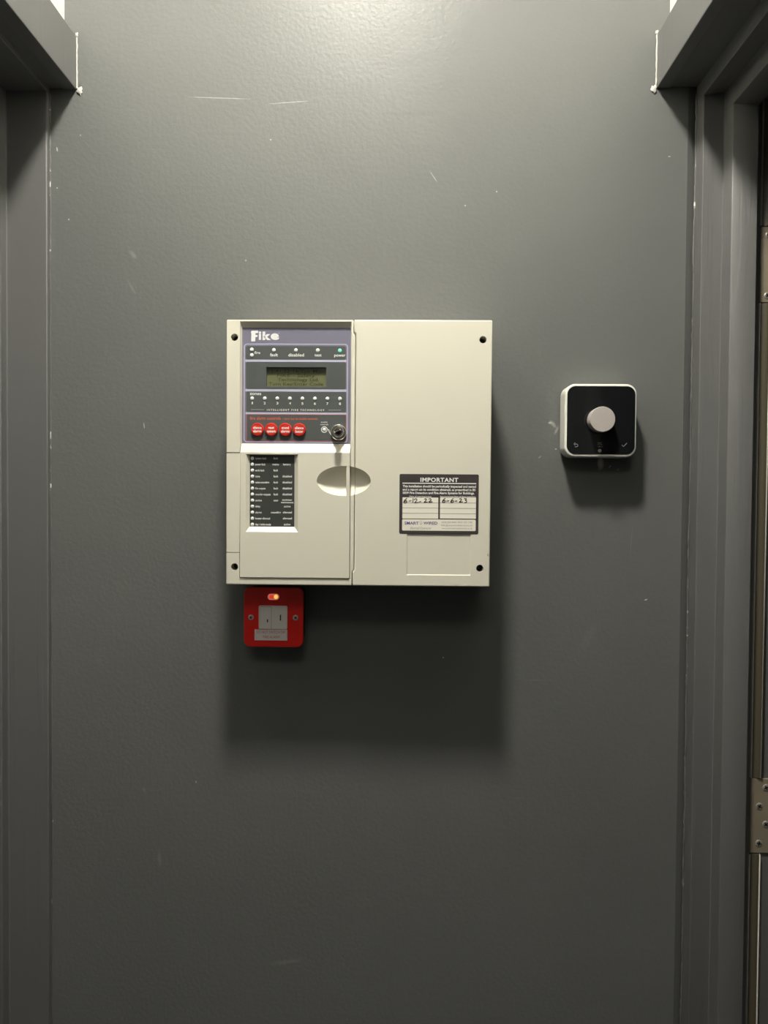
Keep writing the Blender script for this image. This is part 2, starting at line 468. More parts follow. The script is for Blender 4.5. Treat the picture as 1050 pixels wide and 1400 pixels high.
def frame_parts(par, sgn, prof, name_head='frame_head'):
    """door lining swept up one jamb, over the head and down the other; prof = (x, distance into the opening)"""
    far = [(x, -d) for x, d in prof]
    near = [(x, OPEN + d) for x, d in prof]
    head = [(x, ZO - d) for x, d in prof]
    prism('frame_jamb', far, 0, ZO, frame_m, par, 0.0016, 2, 'z')
    prism('frame_jamb', near, 0, ZO, frame_m, par, 0.0016, 2, 'z')
    head = [(x - sgn * 0.0004, z) for x, z in head]
    prism('frame_head', head, OPEN, 0, frame_m, par, 0.0016, 2, 'y')
    xa, xb = sorted((XL if sgn < 0 else XR, prof[0][0] + sgn * .01))
    box('soffit_board', xa, xb, OPEN, -0.0005, ZO - 0.0015, ZO + 0.001, frame_m, par)


t1 = bpy.data.objects.new('trim_1', None); t1.location = (-0.56, OPEN / 2, 0); col.objects.link(t1); struct(t1, 'charcoal painted door frame at the left of the end wall')
frame_parts(t1, -1, [(-0.4975, -0.004), (-0.4975, 0.009), (-0.5555, 0.009), (-0.5555, 0.026), (-0.600, 0.026), (-0.600, 0.012), (-0.634, 0.012), (-0.634, -0.004)])
t3 = bpy.data.objects.new('trim_2', None); t3.location = (0.48, OPEN / 2, 0); col.objects.link(t3); struct(t3, 'charcoal painted door frame with hinges at the right of the end wall')
frame_parts(t3, 1, [(0.4105, -0.004), (0.4105, 0.025), (0.4405, 0.019), (0.4405, 0.048), (0.472, 0.054), (0.472, 0.035), (0.530, 0.035), (0.530, -0.004)])  # face and stop tilted to darken one, brighten the other: shading built into shape
# head boards over the two openings, with the casing running down their near side
for i, (x0, x1, lab) in enumerate(((XL - 0.001, -0.4587, 'charcoal head casing above the left doorway'), (0.354, XR + 0.001, 'charcoal head casing above the right doorway'))):
    t = bpy.data.objects.new('trim_%d' % (i + 3), None); t.location = ((x0 + x1) / 2, OPEN / 2, 2.05); col.objects.link(t); struct(t, lab)
    box('head_casing', x0, x1, OPEN - 0.075, -0.0005, 2.0165, 2.0905, frame_m, t, 0.0012)
    box('side_casing', x0, x1, OPEN - 0.075, OPEN - 0.002, 0, 2.016, frame_m, t, 0.0012)
    # bead where the board meets the end wall, gloss highlight painted in as pale colour
    xb = x1 + 0.0006 if i == 0 else x0 - 0.0006
    zs = [2.0185 + 0.0735 * k / 16 for k in range(17)]
    tube('caulk_bead', [(xb + random.uniform(-.0004, .0004), -0.0006, z) for z in zs], [random.uniform(.0008, .0014) for _ in zs], white_caulk_glint, t, 7)
    # a squashed lump of filler at its foot and a dab at its top
    for (dx, z, rx, rz) in (((0.004 if i == 0 else -0.003), 2.0150, 0.0038, 0.0055), (0.0, 2.0925, 0.0020, 0.0036)):
        bm = bmesh.new(); bmesh.ops.create_icosphere(bm, subdivisions=3, radius=1)
        for v in bm.verts:
            k = 1 + 0.35 * math.sin(5 * v.co.x + 3 * v.co.z) * math.cos(4 * v.co.z - 2 * v.co.y)
            v.co = Vector((xb + dx + v.co.x * rx * k, -0.0004 + v.co.y * 0.0022, z + v.co.z * rz * k))
        from_bm('caulk_lump', bm, white_caulk_glint, t, 60)

# cracked filler joints between the end wall and the frames
for par, xs in ((t1, -0.4968), (t3, 0.4100)):
    yv = 0.0 if par is t1 else 0.001
    n = 220
    zs = [0.5 + (2.012 - 0.5) * k / n for k in range(n + 1)]
    off = 0; pts = []; rad = []
    for z in zs:
        off = off * 0.9 + random.uniform(-.00025, .00025)
        pts.append((xs + off, yv, z)); rad.append(max(.0005, random.gauss(.0011 if par is t1 else .0013, .0004)))
    tube('caulk_joint', pts, rad, caulk_m, par, 6)

# right frame: hinge leaves and seal strip let into the rebate
DREB = 0.035


def screw(name, x, z, r, d, m, parent, turn=0.0):
    s = lathe(name, x, z, [(r, d - 0.0012), (r, d + .0003), (r * .8, d + .0008), (0, d + .0008)], m, parent, 20)
    bm = bmesh.new()
    for a in (turn, turn + 90):
        c, sn = math.cos(R(a)), math.sin(R(a)); l, w2 = r * .62, r * .17
        pts = [(l * c - w2 * sn, l * sn + w2 * c), (-l * c - w2 * sn, -l * sn + w2 * c), (-l * c + w2 * sn, -l * sn - w2 * c), (l * c + w2 * sn, l * sn - w2 * c)]
        bm.faces.new([bm.verts.new((x + p[0], -d - .0010 - (a != turn) * .00005, z + p[1])) for p in pts])
    return s, bm


def hinge(z0, z1, spots, lab):
    xs = 0.4855
    h = box('hinge', xs, 0.5290, -DREB - 0.0022, -DREB + 0.001, z0, z1, bronze, t3, 0.0004)
    h['label'] = lab
    for x, z, a in spots:
        s, bm = screw('hinge_screw', x, z, 0.0047, DREB + 0.0022, steel, h, a)
        f = from_bm('screw_recess', bm, dark_metal, h)
    # knuckle on the room side
    bm = bm_lathe(0, 0, [(0, 0), (.0065, 0), (.0065, z1 - z0), (0, z1 - z0)], 16)
    for v in bm.verts: v.co = Vector((0.5355 + v.co.x, -DREB + v.co.z - 0.002, z0 - v.co.y))
    from_bm('hinge_knuckle', bm, bronze, h, 40)


za, zb = at(1045, 413.5, DREB)[1], at(1045, 311, DREB)[1]
hinge(za, zb, [(0.4955, at(1047, 322, DREB)[1], 5), (0.4950, at(1046, 404.7, DREB)[1], 40), (0.508, at(1046, 345, DREB)[1], 20), (0.508, at(1046, 380, DREB)[1], 70)], 'satin metal hinge leaf high on the right door frame')
zc, zd = at(1038, 1165, DREB)[1], at(1038, 1064, DREB)[1]
hinge(zc, zd, [(0.5055, at(1047, 1076, DREB)[1], 25), (0.4970, at(1038, 1101.5, DREB)[1], 60), (0.5062, at(1048, 1126, DREB)[1], 40), (0.4972, at(1038, 1152, DREB)[1], 80)], 'brownish metal hinge leaf low on the right door frame with four screws')
for (z0, z1) in ((0.02, zc - .0015), (zd + .0015, za - .0015), (zb + .0015, ZO - 0.037)):
    prof = [(0.4842, -DREB + .001), (0.4842, -DREB - .0030), (0.4858, -DREB - .0030), (0.4862, -DREB - .0008), (0.4885, -DREB - .0012), (0.4925, -DREB - .0030), (0.4955, -DREB - .0040), (0.4972, -DREB - .0036), (0.4985, -DREB - .0022), (0.4985, -DREB + .001)]
    s = prism('seal_strip', prof, z0, z1, seal_brown, t3, 0, 2, 'z'); s['label'] = 'brown smoke seal strip with pale lips'
    prism('seal_lip', [(0.4838, -DREB), (0.4838, -DREB - .0042), (0.4850, -DREB - .0042), (0.4850, -DREB)], z0, z1, seal_edge, s, 0, 2, 'z')
    prism('seal_lip', [(0.4972, -DREB), (0.4972, -DREB - .0046), (0.4990, -DREB - .0044), (0.4994, -DREB)], z0, z1, seal_edge, s, 0, 2, 'z')

# doors: the left one shut behind its stop, the right one folded back into the dim room
d1 = bpy.data.objects.new('door_1', None); d1.location = (-0.622, OPEN / 2, 0); col.objects.link(d1); struct(d1, 'closed charcoal door in the left frame')
box('door_leaf', -0.640, -0.601, OPEN + 0.014, -0.014, 0.008, ZO - 0.014, frame_m, d1, 0.002)
lathe_h = bm_lathe(0, 0, [(0, 0), (.026, 0), (.026, .008), (.010, .010), (.010, .05), (0, .05)], 20)
for v in lathe_h.verts: v.co = Vector((-0.601 - v.co.y, OPEN + 0.075 + v.co.x, 1.02 + v.co.z))
dh = from_bm('door_handle', lathe_h, steel, d1, 40)
box('lever', -0.560, -0.547, OPEN + 0.068, OPEN + 0.19, 1.011, 1.029, steel, dh, 0.004)
d2 = bpy.data.objects.new('door_2', None); d2.location = (0.92, -0.02, 0); col.objects.link(d2); struct(d2, 'open charcoal door folded back into the side room')
box('door_leaf', 0.545, 1.295, -0.040, 0.002, 0.008, ZO - 0.014, frame_m, d2, 0.002)

# ------------------------------------------------------------------ round ceiling light near the end wall
lf = root('ceiling_light', (LIGHT_X, LIGHT_Y, ZC), 'small round white light on the corridor ceiling', 'light')


def spin(name, prof, m, n=32):
    bm = bmesh.new(); rows = []
    for r, z in prof:
        rows.append([bm.verts.new((LIGHT_X + r * math.cos(2 * math.pi * i / n), LIGHT_Y + r * math.sin(2 * math.pi * i / n), z)) for i in range(n)])
    for a, b in zip(rows, rows[1:]):
        for i in range(n): bm.faces.new((a[i], a[(i + 1) % n], b[(i + 1) % n], b[i]))
    bm.faces.new(rows[0]); bm.faces.new(rows[-1][::-1])
    return from_bm(name, bm, m, lf, 40)


spin('housing', [(0.100, ZC), (0.100, ZC - .012), (0.092, LIGHT_Z + .018), (0.075, LIGHT_Z + .017)], lamp_white)
spin('diffuser', [(0.074, LIGHT_Z + .020), (0.074, LIGHT_Z + .006), (0.064, LIGHT_Z)], lamp_glow, 20)

# unseen soft fill light, added as a dim square panel farther back
lp = root('fill_panel_light', (-0.05, -2.05, ZC), 'unseen fill light added as a square white ceiling panel farther back along the corridor', 'light')
ring('frame', [(-0.36, -2.36), (0.26, -2.36), (0.26, -1.74), (-0.36, -1.74)], [(-0.345, -2.345), (0.245, -2.345), (0.245, -1.755), (-0.345, -1.755)], 0, 1, lamp_white, lp)
fr = lp.children[0]
for v in fr.data.vertices: v.co = Vector((v.co.x, v.co.z, ZC - 0.03 + 0.03 * v.co.y))
fr.data.flip_normals()
box('diffuser', -0.3445, 0.2445, -2.3445, -1.7555, ZC - 0.026, ZC - 0.004, fill_glow, lp)

# ------------------------------------------------------------------ fire alarm control panel
AT_OFF = 0.011
DB, DC, DD = 0.0872, 0.0890, 0.0886       # housing front, right-hand cover front, flap front
px0, pz0, px1, pz1 = rect(309, 437, 671.5, 801, DC)
fp = root('fire_alarm_panel', ((px0 + px1) / 2, 0, pz0), 'large cream fire alarm control panel with display, red buttons and key', 'alarm panel')
X = lambda u, d=DB, v=620: at(u, v, d)[0]
Z = lambda v, d=DB, u=490: at(u, v, d)[1]

box('back_box', px0 + .0015, px1 - .0015, -0.066, 0.011, pz0 + .0015, pz1 - .0015, cream_back, fp, 0.001)
cut = []


def cutter(bm):
    bmesh.ops.recalc_face_normals(bm, faces=bm.faces)
    me = bpy.data.meshes.new('cutter'); bm.to_mesh(me); bm.free()
    o = bpy.data.objects.new('cutter', me); col.objects.link(o); cut.append(o); return o


# finger scoop shared by flap, centre strip and cover
sx_, sz_ = at(470, 657.5, DD)
bm = bmesh.new(); bmesh.ops.create_uvsphere(bm, u_segments=64, v_segments=40, radius=1)
for v in bm.verts: v.co = Vector((sx_ + v.co.x * 37 * PXM(DD), -DD + 0.0005 + v.co.y * 0.013, sz_ + v.co.z * 20.5 * PXM(DD)))
scoop = cutter(bm)


def hole(u, v, d):
    x, z = at(u, v, d); r = 4.9 * PXM(d)
    return cutter(bm_lathe(x, z, [(0, 0.068), (r, 0.068), (r, 0.12), (0, 0.12)], 28))


holesL = [hole(320.6, 461, DB), hole(320.6, 775, DB)]
holesR = [hole(660.3, 464.3, DC), hole(656, 777, DC)]

# housing with the display recess, the flap pocket and the jogged right edge
xs, xj = X(485.0), X(482.6)
z1h, z0h = pz1, pz0
jt, jb = Z(455), Z(781)
poly = [(px0, z0h), (xj - .0003, z0h), (xj - .0003, jb), (xs - .0003, jb + .002), (xs - .0003, jt - .002), (xj - .0003, jt), (xj - .0003, z1h), (px0, z1h)]
housing = prism('housing', poly, -DB, -0.060, cream, fp, 0.0012, 2)
rF = rect(327.8, 439.5, 480.0, 640, DB); rBk = rect(331.0, 448.2, 479.0, 640, 0.0822)
c1 = cutter(bm_frustum(tuple(a + (a - b) * .02 for a, b in zip(rF, rBk)), -DB - .0001, rBk, -0.0822))
c1b = cutter(bm_box(rBk[0], rBk[2], -0.0823, -0.070, rBk[1], rBk[3]))
xd0, xd1 = X(328.2, DD), X(478.7, DD); zd1, zd0 = Z(605), Z(791.2, DD)
c2 = cutter(bm_box(xd0 - .0007, xd1 + .0007, -0.12, -0.064, zd0 - .0007, Z(612)))
zt1, zt0 = Z(619.4), Z(757.4)
c3 = cutter(bm_box(px0 - .01, xd0 + .001, -0.12, -0.0800, zt0, zt1))
boolean(housing, [c1, c1b, c2, c3, scoop] + holesL)

# flap with its bright ramp, legend window and scoop
zr, ztop = Z(605.2, 0.0825), Z(618.8, DD)
poly = [(-0.066, zr), (-0.0812, zr), (-DD + .0006, ztop + .0004), (-DD, ztop - .0004), (-DD, zd0 + .0008), (-DD + .0008, zd0), (-0.066, zd0)]
flap = prism('flap_door', poly, xd0, xd1, cream, fp, 0.0007, 2, 'x')
DW = 0.0830
wF = rect(336, 621.0, 407.4, 727.4, DD); wB = rect(342.0, 622.4, 402.2, 719.6, DW)
k = (0.1 - DD) / (DD - DW)
ext = tuple(wF[i] + (wF[i] - wB[i]) * k for i in range(4))
c4 = cutter(bm_frustum(ext, -0.1, wB, -DW))
boolean(flap, [c4, scoop])
flap['label'] = 'cream hinged flap with legend window and finger scoop'
prism('hinge_tab', [(px0, zt0 + .0006), (xd0 - .0004, zt0 + .0006), (xd0 - .0004, zt1 - .0006), (px0, zt1 - .0006)], -DB + .0006, -0.0795, cream, fp, 0.0008, 2)
box('flap_pull', X(473.6, DD), X(478.2, DD), -DD + .0004, -0.070, Z(679, DD), Z(637.2, DD), cream, fp, 0.0009)

# right-hand cover
poly = [(xj + .0004, z0h), (px1, z0h), (px1, z1h), (xj + .0004, z1h), (xj + .0004, jt + .0006), (xs + .0004, jt - .0014), (xs + .0004, jb + .0014), (xj + .0004, jb - .0006)]
cover = prism('cover', poly, -DC, -0.060, cream, fp, 0.0016, 3)
rc = rect(556, 726, 643.5, 786.6, DC)
c5 = cutter(bm_frustum(tuple(rc[i] + (-.0009 if i < 2 else .0009) * 5 for i in range(4)), -DC - .005, tuple(rc[i] + (.0009 if i < 2 else -.0009) for i in range(4)), -DC + .0010))
boolean(cover, [c5, scoop] + holesR)
bm = bm_prism([at(666.2, 757, DC), at(667.2, 758, DC), at(667.6, 760.8, DC), at(666.9, 760.2, DC)], -DC - .0001, -DC + .0003)
from_bm('chip', bm, sticker_blk, cover)
drop(cut); cut.clear()
for (u, v, d) in ((320.6, 461, DB), (320.6, 775, DB), (660.3, 464.3, DC), (656, 777, DC)):  # dark screw discs, their black colour standing in for shade inside the holes
    x, z = at(u, v, d)
    s = lathe('screw_shade_disc', x, z, [(.0046, 0.0665), (.0046, .0690), (.003, .0705), (0, .0705)], dark_metal, fp, 18)
    lathe('screw_socket', x, z, [(.0018, .0704), (.0018, .0707), (0, .0707)], hole_dark, s, 12)

# ---- display membrane
DM = 0.0822
xm0, zm0, xm1, zm1 = rect(330.2, 446.5, 479.6, 608, DM)
memb = box('display_membrane', xm0, xm1, -DM, -0.0720, zm0, zm1, lav, fp)
memb['label'] = 'lavender grey membrane with slate fields'
xl0, zl0, xl1, zl1 = rect(364.2, 502.0, 445.8, 528.6, DM)
boolean(memb, [cutter(bm_box(xl0, xl1, -0.1, -DM + .0045, zl0, zl1))])
# rounded outline around the fields and the four slate fields
x0, z0, x1, z1 = rect(333.4, 470.0, 475.4, 605, DM)
k = PXM(DM)
ring('border_line', rr(x0, z0, x1, z1, 4.5 * k, 5), rr(x0 + 1.1 * k, z0 + 1.1 * k, x1 - 1.1 * k, z1 - 1.1 * k, 3.4 * k, 5), -DM - .0001, -DM + .0002, lav_line, memb)
for i, (v0, v1) in enumerate(((491.7, 494.9), (532.1, 535.4))):
    plate('divider_line', 335.4, v0, 473.6, v1, DM, lav_line, memb)
plate('divider_line', 335.6, 563.8, 473.6, 566.6, DM, lav_line, memb)
plate('slate_field', 336.2, 473.2, 472.8, 491.8, DM, slate, memb, 2.2, .0002)
f2 = plate('slate_field', 336.3, 494.8, 472.8, 532.2, DM, slate, memb, 2.2, .0002)
plate('slate_field', 336.6, 535.4, 472.9, 563.8, DM, slate, memb, 2.0, .0002)
plate('slate_field', 337.0, 566.8, 473.0, 602.6, DM, slate, memb, 1.5, .0002)
boolean(f2, [cutter(bm_box(xl0, xl1, -0.1, -0.06, zl0, zl1))])
drop(cut); cut.clear()
x0, z0, x1, z1 = rect(336.8, 566.5, 473.2, 602.9, DM)
ring('red_outline', rr(x0, z0, x1, z1, 1.6 * k, 4), rr(x0 + .7 * k, z0 + .7 * k, x1 - .7 * k, z1 - .7 * k, 1.2 * k, 4), -DM - .0003, -DM + .0001, red_line, memb)

# logo: tall F and the letters after it
def zz(x, y): return (330 + x / 7, 440 + y / 7)


Fp = [zz(*p) for p in ((94, 187), (96, 112), (92, 104), (94, 90), (104, 85), (160, 85), (160, 108), (137, 108), (135, 114), (135, 126), (156, 126), (153, 146), (135, 146), (134, 170), (132, 187))]
bm = bm_prism([at(u, v, DM) for u, v in Fp], -DM - .0003, -DM + .0001)
from_bm('logo_letter', bm, silver_ink, memb)
lettering('logo_lettering', [('i', 330 + 166 / 7, 330 + 190 / 7, 440 + 169 / 7, 12.2, 0.035), ('k', 330 + 203 / 7, 330 + 284 / 7, 440 + 169 / 7, 11.6, 0.055), ('e', 330 + 280 / 7, 330 + 361 / 7, 440 + 167 / 7, 12.6, 0.055), ('.', 380.9, 381.9, 456, 4, 0)], DM, silver_ink, memb)

z5 = lambda x, y: (300 + x / 5.25, 425 + y / 5.25)
items = []
def T(s, x0, x1, yb, h, bold=.016, sh=0, sp=1):
    items.append((s, 300 + x0 / 5.25, 300 + x1 / 5.25, 425 + yb / 5.25, h / 5.25, bold, sh, sp))
T('fire', 252, 293, 309, 19); T('fault', 364, 420, 326, 22); T('disabled', 495, 607, 327, 22); T('test', 683, 733, 327, 20); T('power', 824, 904, 328, 21)
T('zones', 218, 300, 604, 23)
for i, cxn in enumerate((236, 325, 416, 507, 596, 685, 775, 865)):
    T(str(i + 1), cxn - (4 if i == 0 else 7), cxn + (4 if i == 0 else 7), 670 + i * .8, 18)
T('INTELLIGENT FIRE TECHNOLOGY', 341, 754, 717, 13, .012, 0, 1.5)
T('enable', 729, 776, 803, 10, .01); T('controls', 724, 781, 820, 10, .01)
for it in items: lettering('legend_text', [it], DM, white_ink, memb, .0003)
items = []
T('fire alarm controls', 219, 440, 781, 23, .008); T('- turn key to enable controls', 455, 705, 781, 16, .004)
for it in items: lettering('red_legend_text', [it], DM, orange_ink, memb, .0003)
plate('legend_bar', *z5(226, 706.5), *z5(320, 711.5), DM, grey_ink, memb, 0, .0003)
plate('legend_bar', *z5(782, 710.5), *z5(872, 715), DM, grey_ink, memb, 0, .0003)

for (x, y) in ((233, 278), (233, 318), (391, 281), (549, 282), (706, 283)):
    disc_lens('indicator_light', *z5(x, y), 2.55, DM + .0002, led_m, fp)
o = disc_lens('indicator_light', *z5(864, 285), 2.7, DM + .0002, led_on, fp); o['label'] = 'lit green power lamp'
for i, x in enumerate((235, 325.5, 415.5, 506, 596, 685.5, 775.5, 865)):
    disc_lens('zone_light', *z5(x, 627.5 + i * .45), 2.5, DM + .0002, led_m, fp)

# LCD
lcd = box('lcd_screen', xl0 - .001, xl1 + .001, -DM + .0044, -0.0725, zl0 - .001, zl1 + .001, lcd_m, fp)
lcd['label'] = 'olive green text display'
lettering('lcd_text', [
    ('15:41:22 16:Tue Mon', 367, 443.5, 509.4, 4.3, 0.004), ('FIKE - Safety', 379, 430.5, 515.3, 4.3, 0.004),
    ('Technology Ltd.', 379.5, 436.2, 521.0, 4.3, 0.004), ('Turn Key/Enter Code', 367.6, 441.6, 527.0, 4.3, 0.004)], DM - .0044, lcd_ink, lcd, .0002)

# four red push buttons
for (x, y, l1, l2, a1, a2) in ((272, 849.5, 'silence', 'alarms', 31, 30), (372, 850, 'reset', 'system', 21, 31), (473, 850.5, 'sound', 'alarms', 26, 31), (573, 852, 'silence', 'buzzer', 31, 28)):
    u, v = z5(x, y); cx_, cz_ = at(u, v, DM + .003); r = 8.75 * PXM(DM + .003)
    b_ = lathe('push_button', cx_, cz_, [(r * 1.0, DM), (r, DM + .0028), (r * .95, DM + .0036), (r * .86, DM + .0038), (r * .84, DM + .0032), (r * .80, DM + .0032), (r * .78, DM + .0036), (0, DM + .0036)], btn_red, fp, 32)
    dpl = DM + .0036
    lettering('button_text', [(l1, u - a1 / 5.25, u + a1 / 5.25, v - .6, 3.7, .03), (l2, u - a2 / 5.25, u + a2 / 5.25, v + 4.2, 3.7, .03)], dpl, white_ink, b_)

# enable-controls lamp with its printed ring and the lead round the lock
z19 = lambda x, y: (430 + x / 19.09, 570 + y / 19.09)
u, v = z19(255, 330)
disc_lens('indicator_light', u, v, 2.3, DM + .0002, led_m, fp)
circ = [(u + 3.9 * math.cos(a * math.pi / 14), v + 3.9 * math.sin(a * math.pi / 14)) for a in range(29)]
lead = smooth_path([z19(*p) for p in ((338, 332), (372, 338), (385, 385), (430, 460), (500, 520), (580, 580))], 4)
ribbon('lead_line', [circ], 0.95, DM, white_ink, memb)
ribbon('lead_line', [lead], 1.0, DM, white_ink, memb)
cu, cv = z19(622, 395)
lx, lz = at(cu, cv, DM + .006); ku = PXM(DM)
ks = lathe('key_switch', lx, lz, [(10.6 * ku, DM), (10.7 * ku, DM + .0028), (10.0 * ku, DM + .0036), (9.4 * ku, DM + .0030), (8.9 * ku, DM + .0010), (7.6 * ku, DM + .0012), (7.5 * ku, DM + .0075), (6.9 * ku, DM + .0085), (5.0 * ku, DM + .0085), (4.6 * ku, DM + .0070), (0, DM + .0070)], chrome, fp, 36)
ks['label'] = 'chrome key switch with key inserted'
lathe('key_core', lx, lz, [(4.6 * ku, DM + .0065), (4.6 * ku, DM + .0120), (3.8 * ku, DM + .0130), (0, DM + .0130)], dark_metal, ks, 24)
# key: shoulder and small flat bow standing out of the core
ang = R(24); ca, sa = math.cos(ang), math.sin(ang)
bm = bmesh.new(); outl = [(-.0028, .012), (-.0028, .0150)] + [(-.0050 * math.cos(R(a)), .0205 + .0062 * math.sin(R(a))) for a in range(-35, 216, 18)] + [(.0028, .0150), (.0028, .012)]
A = [bm.verts.new((lx + p * ca - .0009 * sa, -DM - q, lz + p * sa + .0009 * ca)) for p, q in outl]
B = [bm.verts.new((lx + p * ca + .0009 * sa, -DM - q, lz + p * sa - .0009 * ca)) for p, q in outl]
bm.faces.new(A); bm.faces.new(B[::-1])
for i in range(len(outl)):
    j = (i + 1) % len(outl); bm.faces.new((A[i], A[j], B[j], B[i]))
from_bm('key', bm, chrome, ks)

# ---- legend card in the flap window
card = plate('status_legend', 341.2, 621.6, 402.8, 720.2, DW, legend_m, fp, 0, .0004)
card['label'] = 'dark card of twelve status lamps behind the flap window'
DWf = DW + .0004
items = []
rows = [('system fault', 337, ('fault', 388, 420), None), ('power fault', 330, ('mains', 381, 427), ('battery', 457, 513)), ('earth fault', 322, ('fault', 388, 420), None),
        ('zone', 291, ('fault', 388, 421), ('disabled', 453, 520)), ('zone sounders', 358, ('fault', 388, 421), ('disabled', 453, 520)), ('fire outputs', 330, ('fault', 388, 421), ('disabled', 453, 520)),
        ('sounder outputs', 367, ('fault', 388, 421), ('disabled', 453, 520)), ('service', 304, ('user', 389, 424), None), ('delay', 294, ('-', 402, 409), ('active', 463, 510)),
        ('alarms', 303, ('sounding', 370, 441), ('silenced', 455, 520)), ('buzzer silenced', 363, ('-', 402, 409), ('silenced', 455, 520)), ('day / night mode', 370, ('-', 402, 409), ('active', 463, 510))]
z2 = lambda x, y: (300 + x / 5.25, 600 + y / 5.247)
for i, (a, xe, b_, c_) in enumerate(rows):
    y = 140 + 43.05 * i
    vb = 600 + (y + 6.5) / 5.247
    items.append((a, 300 + 258 / 5.25, 300 + xe / 5.25, vb, 2.9, .02))
    for t in (b_, c_):
        if t and t[0] != '-': items.append((t[0], 300 + t[1] / 5.25, 300 + t[2] / 5.25, vb, 2.9, .02))
    disc_lens('status_light', *z2(237, y), 2.35, DWf, led_m, card)
items.append(('engineer', 300 + 451 / 5.25, 300 + 522 / 5.25, 600 + 443 / 5.247, 2.4, .02)); items.append(('maintenance', 300 + 443 / 5.25, 300 + 531 / 5.25, 600 + 461 / 5.247, 2.4, .02))
for it in items: lettering('status_text', [it], DWf, white_ink, card, .0002)

# ---- inspection sticker on the cover
z8 = lambda x, y: (540 + x / 8.4, 640 + y / 8.4)
stk = plate('inspection_sticker', *z8(50, 70), *z8(960, 755), DC, sticker_blk, fp, 2.0, .0003, .0)
stk['label'] = 'black and white IMPORTANT inspection sticker with handwritten dates'
DS = DC + .0003
plate('title_rule', *z8(85, 170), *z8(932, 181), DS, white_ink, stk)
for a, b_ in ((85, 497), (517, 930)):
    plate('date_box', *z8(a, 337), *z8(b_, 580), DS, sticker_wht, stk, .4)
for a, b_, ys in ((85, 497, (398, 458, 518)), (517, 930, (400, 462, 524))):
    for y in ys: plate('row_rule', *z8(a, y - 3), *z8(b_, y + 3), DS, line_grey, stk, 0, .0002)
plate('logo_box', *z8(82, 590), *z8(927, 720), DS, sticker_wht, stk, 1.6)
def t8(s, x0, x1, yb, h, bold, sh=0, sp=1): return (s, 540 + x0 / 8.4, 540 + x1 / 8.4, 640 + yb / 8.4, h / 8.4, bold, sh, sp)
lettering('sticker_text', [t8('IMPORTANT', 292, 727, 156, 49, .032, 0, 1.10),
    t8('This installation should be periodically inspected and tested', 88, 930, 219, 27, .03),
    t8('and a report on its condition obtained, as prescribed in BS', 88, 925, 257, 27, .03),
    t8('5839 Fire Detection and Fire Alarm Systems for Buildings.', 88, 912, 295, 27, .03),
    t8('Date of Last Inspection', 165, 418, 331, 14, .02), t8('Recommended Date of Next Inspection', 520, 925, 332, 14, .02)], DS, white_ink, stk, .0002)
lettering('firm_name', [t8('SMART', 110, 272, 647, 34, .016), t8('WIRED', 328, 487, 647, 34, .016)], DS, purple_ink, stk, .0003)
lettering('firm_script', [t8('Electrical Contractor', 176, 420, 700, 26, -.008, .35)], DS, script_ink, stk, .0003)
lettering('contact_text', [t8('0330 223 4606 / 0121 274 1782', 537, 888, 628, 17, -.004), t8('hello@smartwiredelectrical.co.uk', 532, 890, 664, 17, -.004), t8('www.smartwiredelectrical.co.uk', 537, 887, 699, 17, -.004)], DS, script_ink, stk, .0003)
ribbon('bulb_mark', [smooth_path([z8(*p) for p in ((292, 640), (290, 628), (286, 616), (298, 606), (312, 614), (308, 628), (306, 640), (298, 652), (292, 640))], 3)], .7, DS, brass_ink, stk)
hand = [[(136, 347), (112, 368), (102, 390), (112, 402), (132, 394), (136, 380), (122, 376), (106, 386)], [(160, 379), (186, 374)], [(209, 346), (207, 372), (204, 396)],
        [(222, 362), (238, 352), (252, 358), (246, 376), (226, 398), (244, 396), (268, 394)], [(278, 388), (298, 384)],
        [(338, 356), (354, 352), (360, 362), (350, 378), (334, 394), (352, 392), (372, 388)], [(390, 354), (408, 350), (414, 362), (404, 376), (388, 390), (408, 390), (428, 386)],
        [(576, 346), (556, 364), (544, 384), (552, 396), (570, 390), (576, 376), (562, 372), (546, 382)], [(594, 378), (620, 374)],
        [(668, 348), (650, 366), (640, 386), (650, 396), (668, 390), (672, 376), (658, 374), (644, 384)], [(688, 380), (712, 376)],
        [(740, 356), (756, 350), (764, 360), (754, 376), (738, 392), (756, 390), (778, 388)], [(796, 352), (814, 350), (820, 358), (806, 370), (822, 376), (820, 392), (798, 398)]]
ribbon('handwriting', [smooth_path([z8(*p) for p in s], 4) for s in hand], 1.0, DS, ink_black, stk, .0004)

for o in list(fp.children): o.location.y -= AT_OFF
AT_OFF = 0.0

# ------------------------------------------------------------------ red fused switch under the panel
DP = 0.044
z9 = lambda x, y: (320 + x / 9.545, 790 + y / 9.545)
x0, z0, x1, z1 = rect(*z9(126, 126), *z9(905, 905), DP)
sw = root('fused_switch', ((x0 + x1) / 2, 0, z0), 'red fire alarm isolator switch on the wall below the cream panel', 'switch')
kp = PXM(DP)
prism('back_box', rr(x0 + .003, z0 + .003, x1 - .003, z1 - .003, 7 * kp, 6), -DP + .0058, 0, box_blk, sw)
prism('face_plate', rr(x0, z0, x1, z1, 9.2 * kp, 8), -DP, -DP + .0065, red_plate, sw, 0.0014, 3)
ins = rect(*z9(323, 362), *z9(697, 670), DP)
mod = prism('switch_module', rr(*ins[:2], *ins[2:], 2 * kp, 4), -DP - .0016, -DP + .001, rocker_m, sw, .0006, 2)
rk = rect(*z9(341, 376), *z9(488, 660), DP)
bm = bm_prism([(-DP - .0010, rk[1]), (-DP - .0034, rk[1]), (-DP - .0018, (rk[1] + rk[3]) / 2), (-DP - .0024, rk[3]), (-DP - .0010, rk[3])], rk[0], rk[2], 'x')
rk_o = from_bm('rocker', bm, rocker_m, mod)
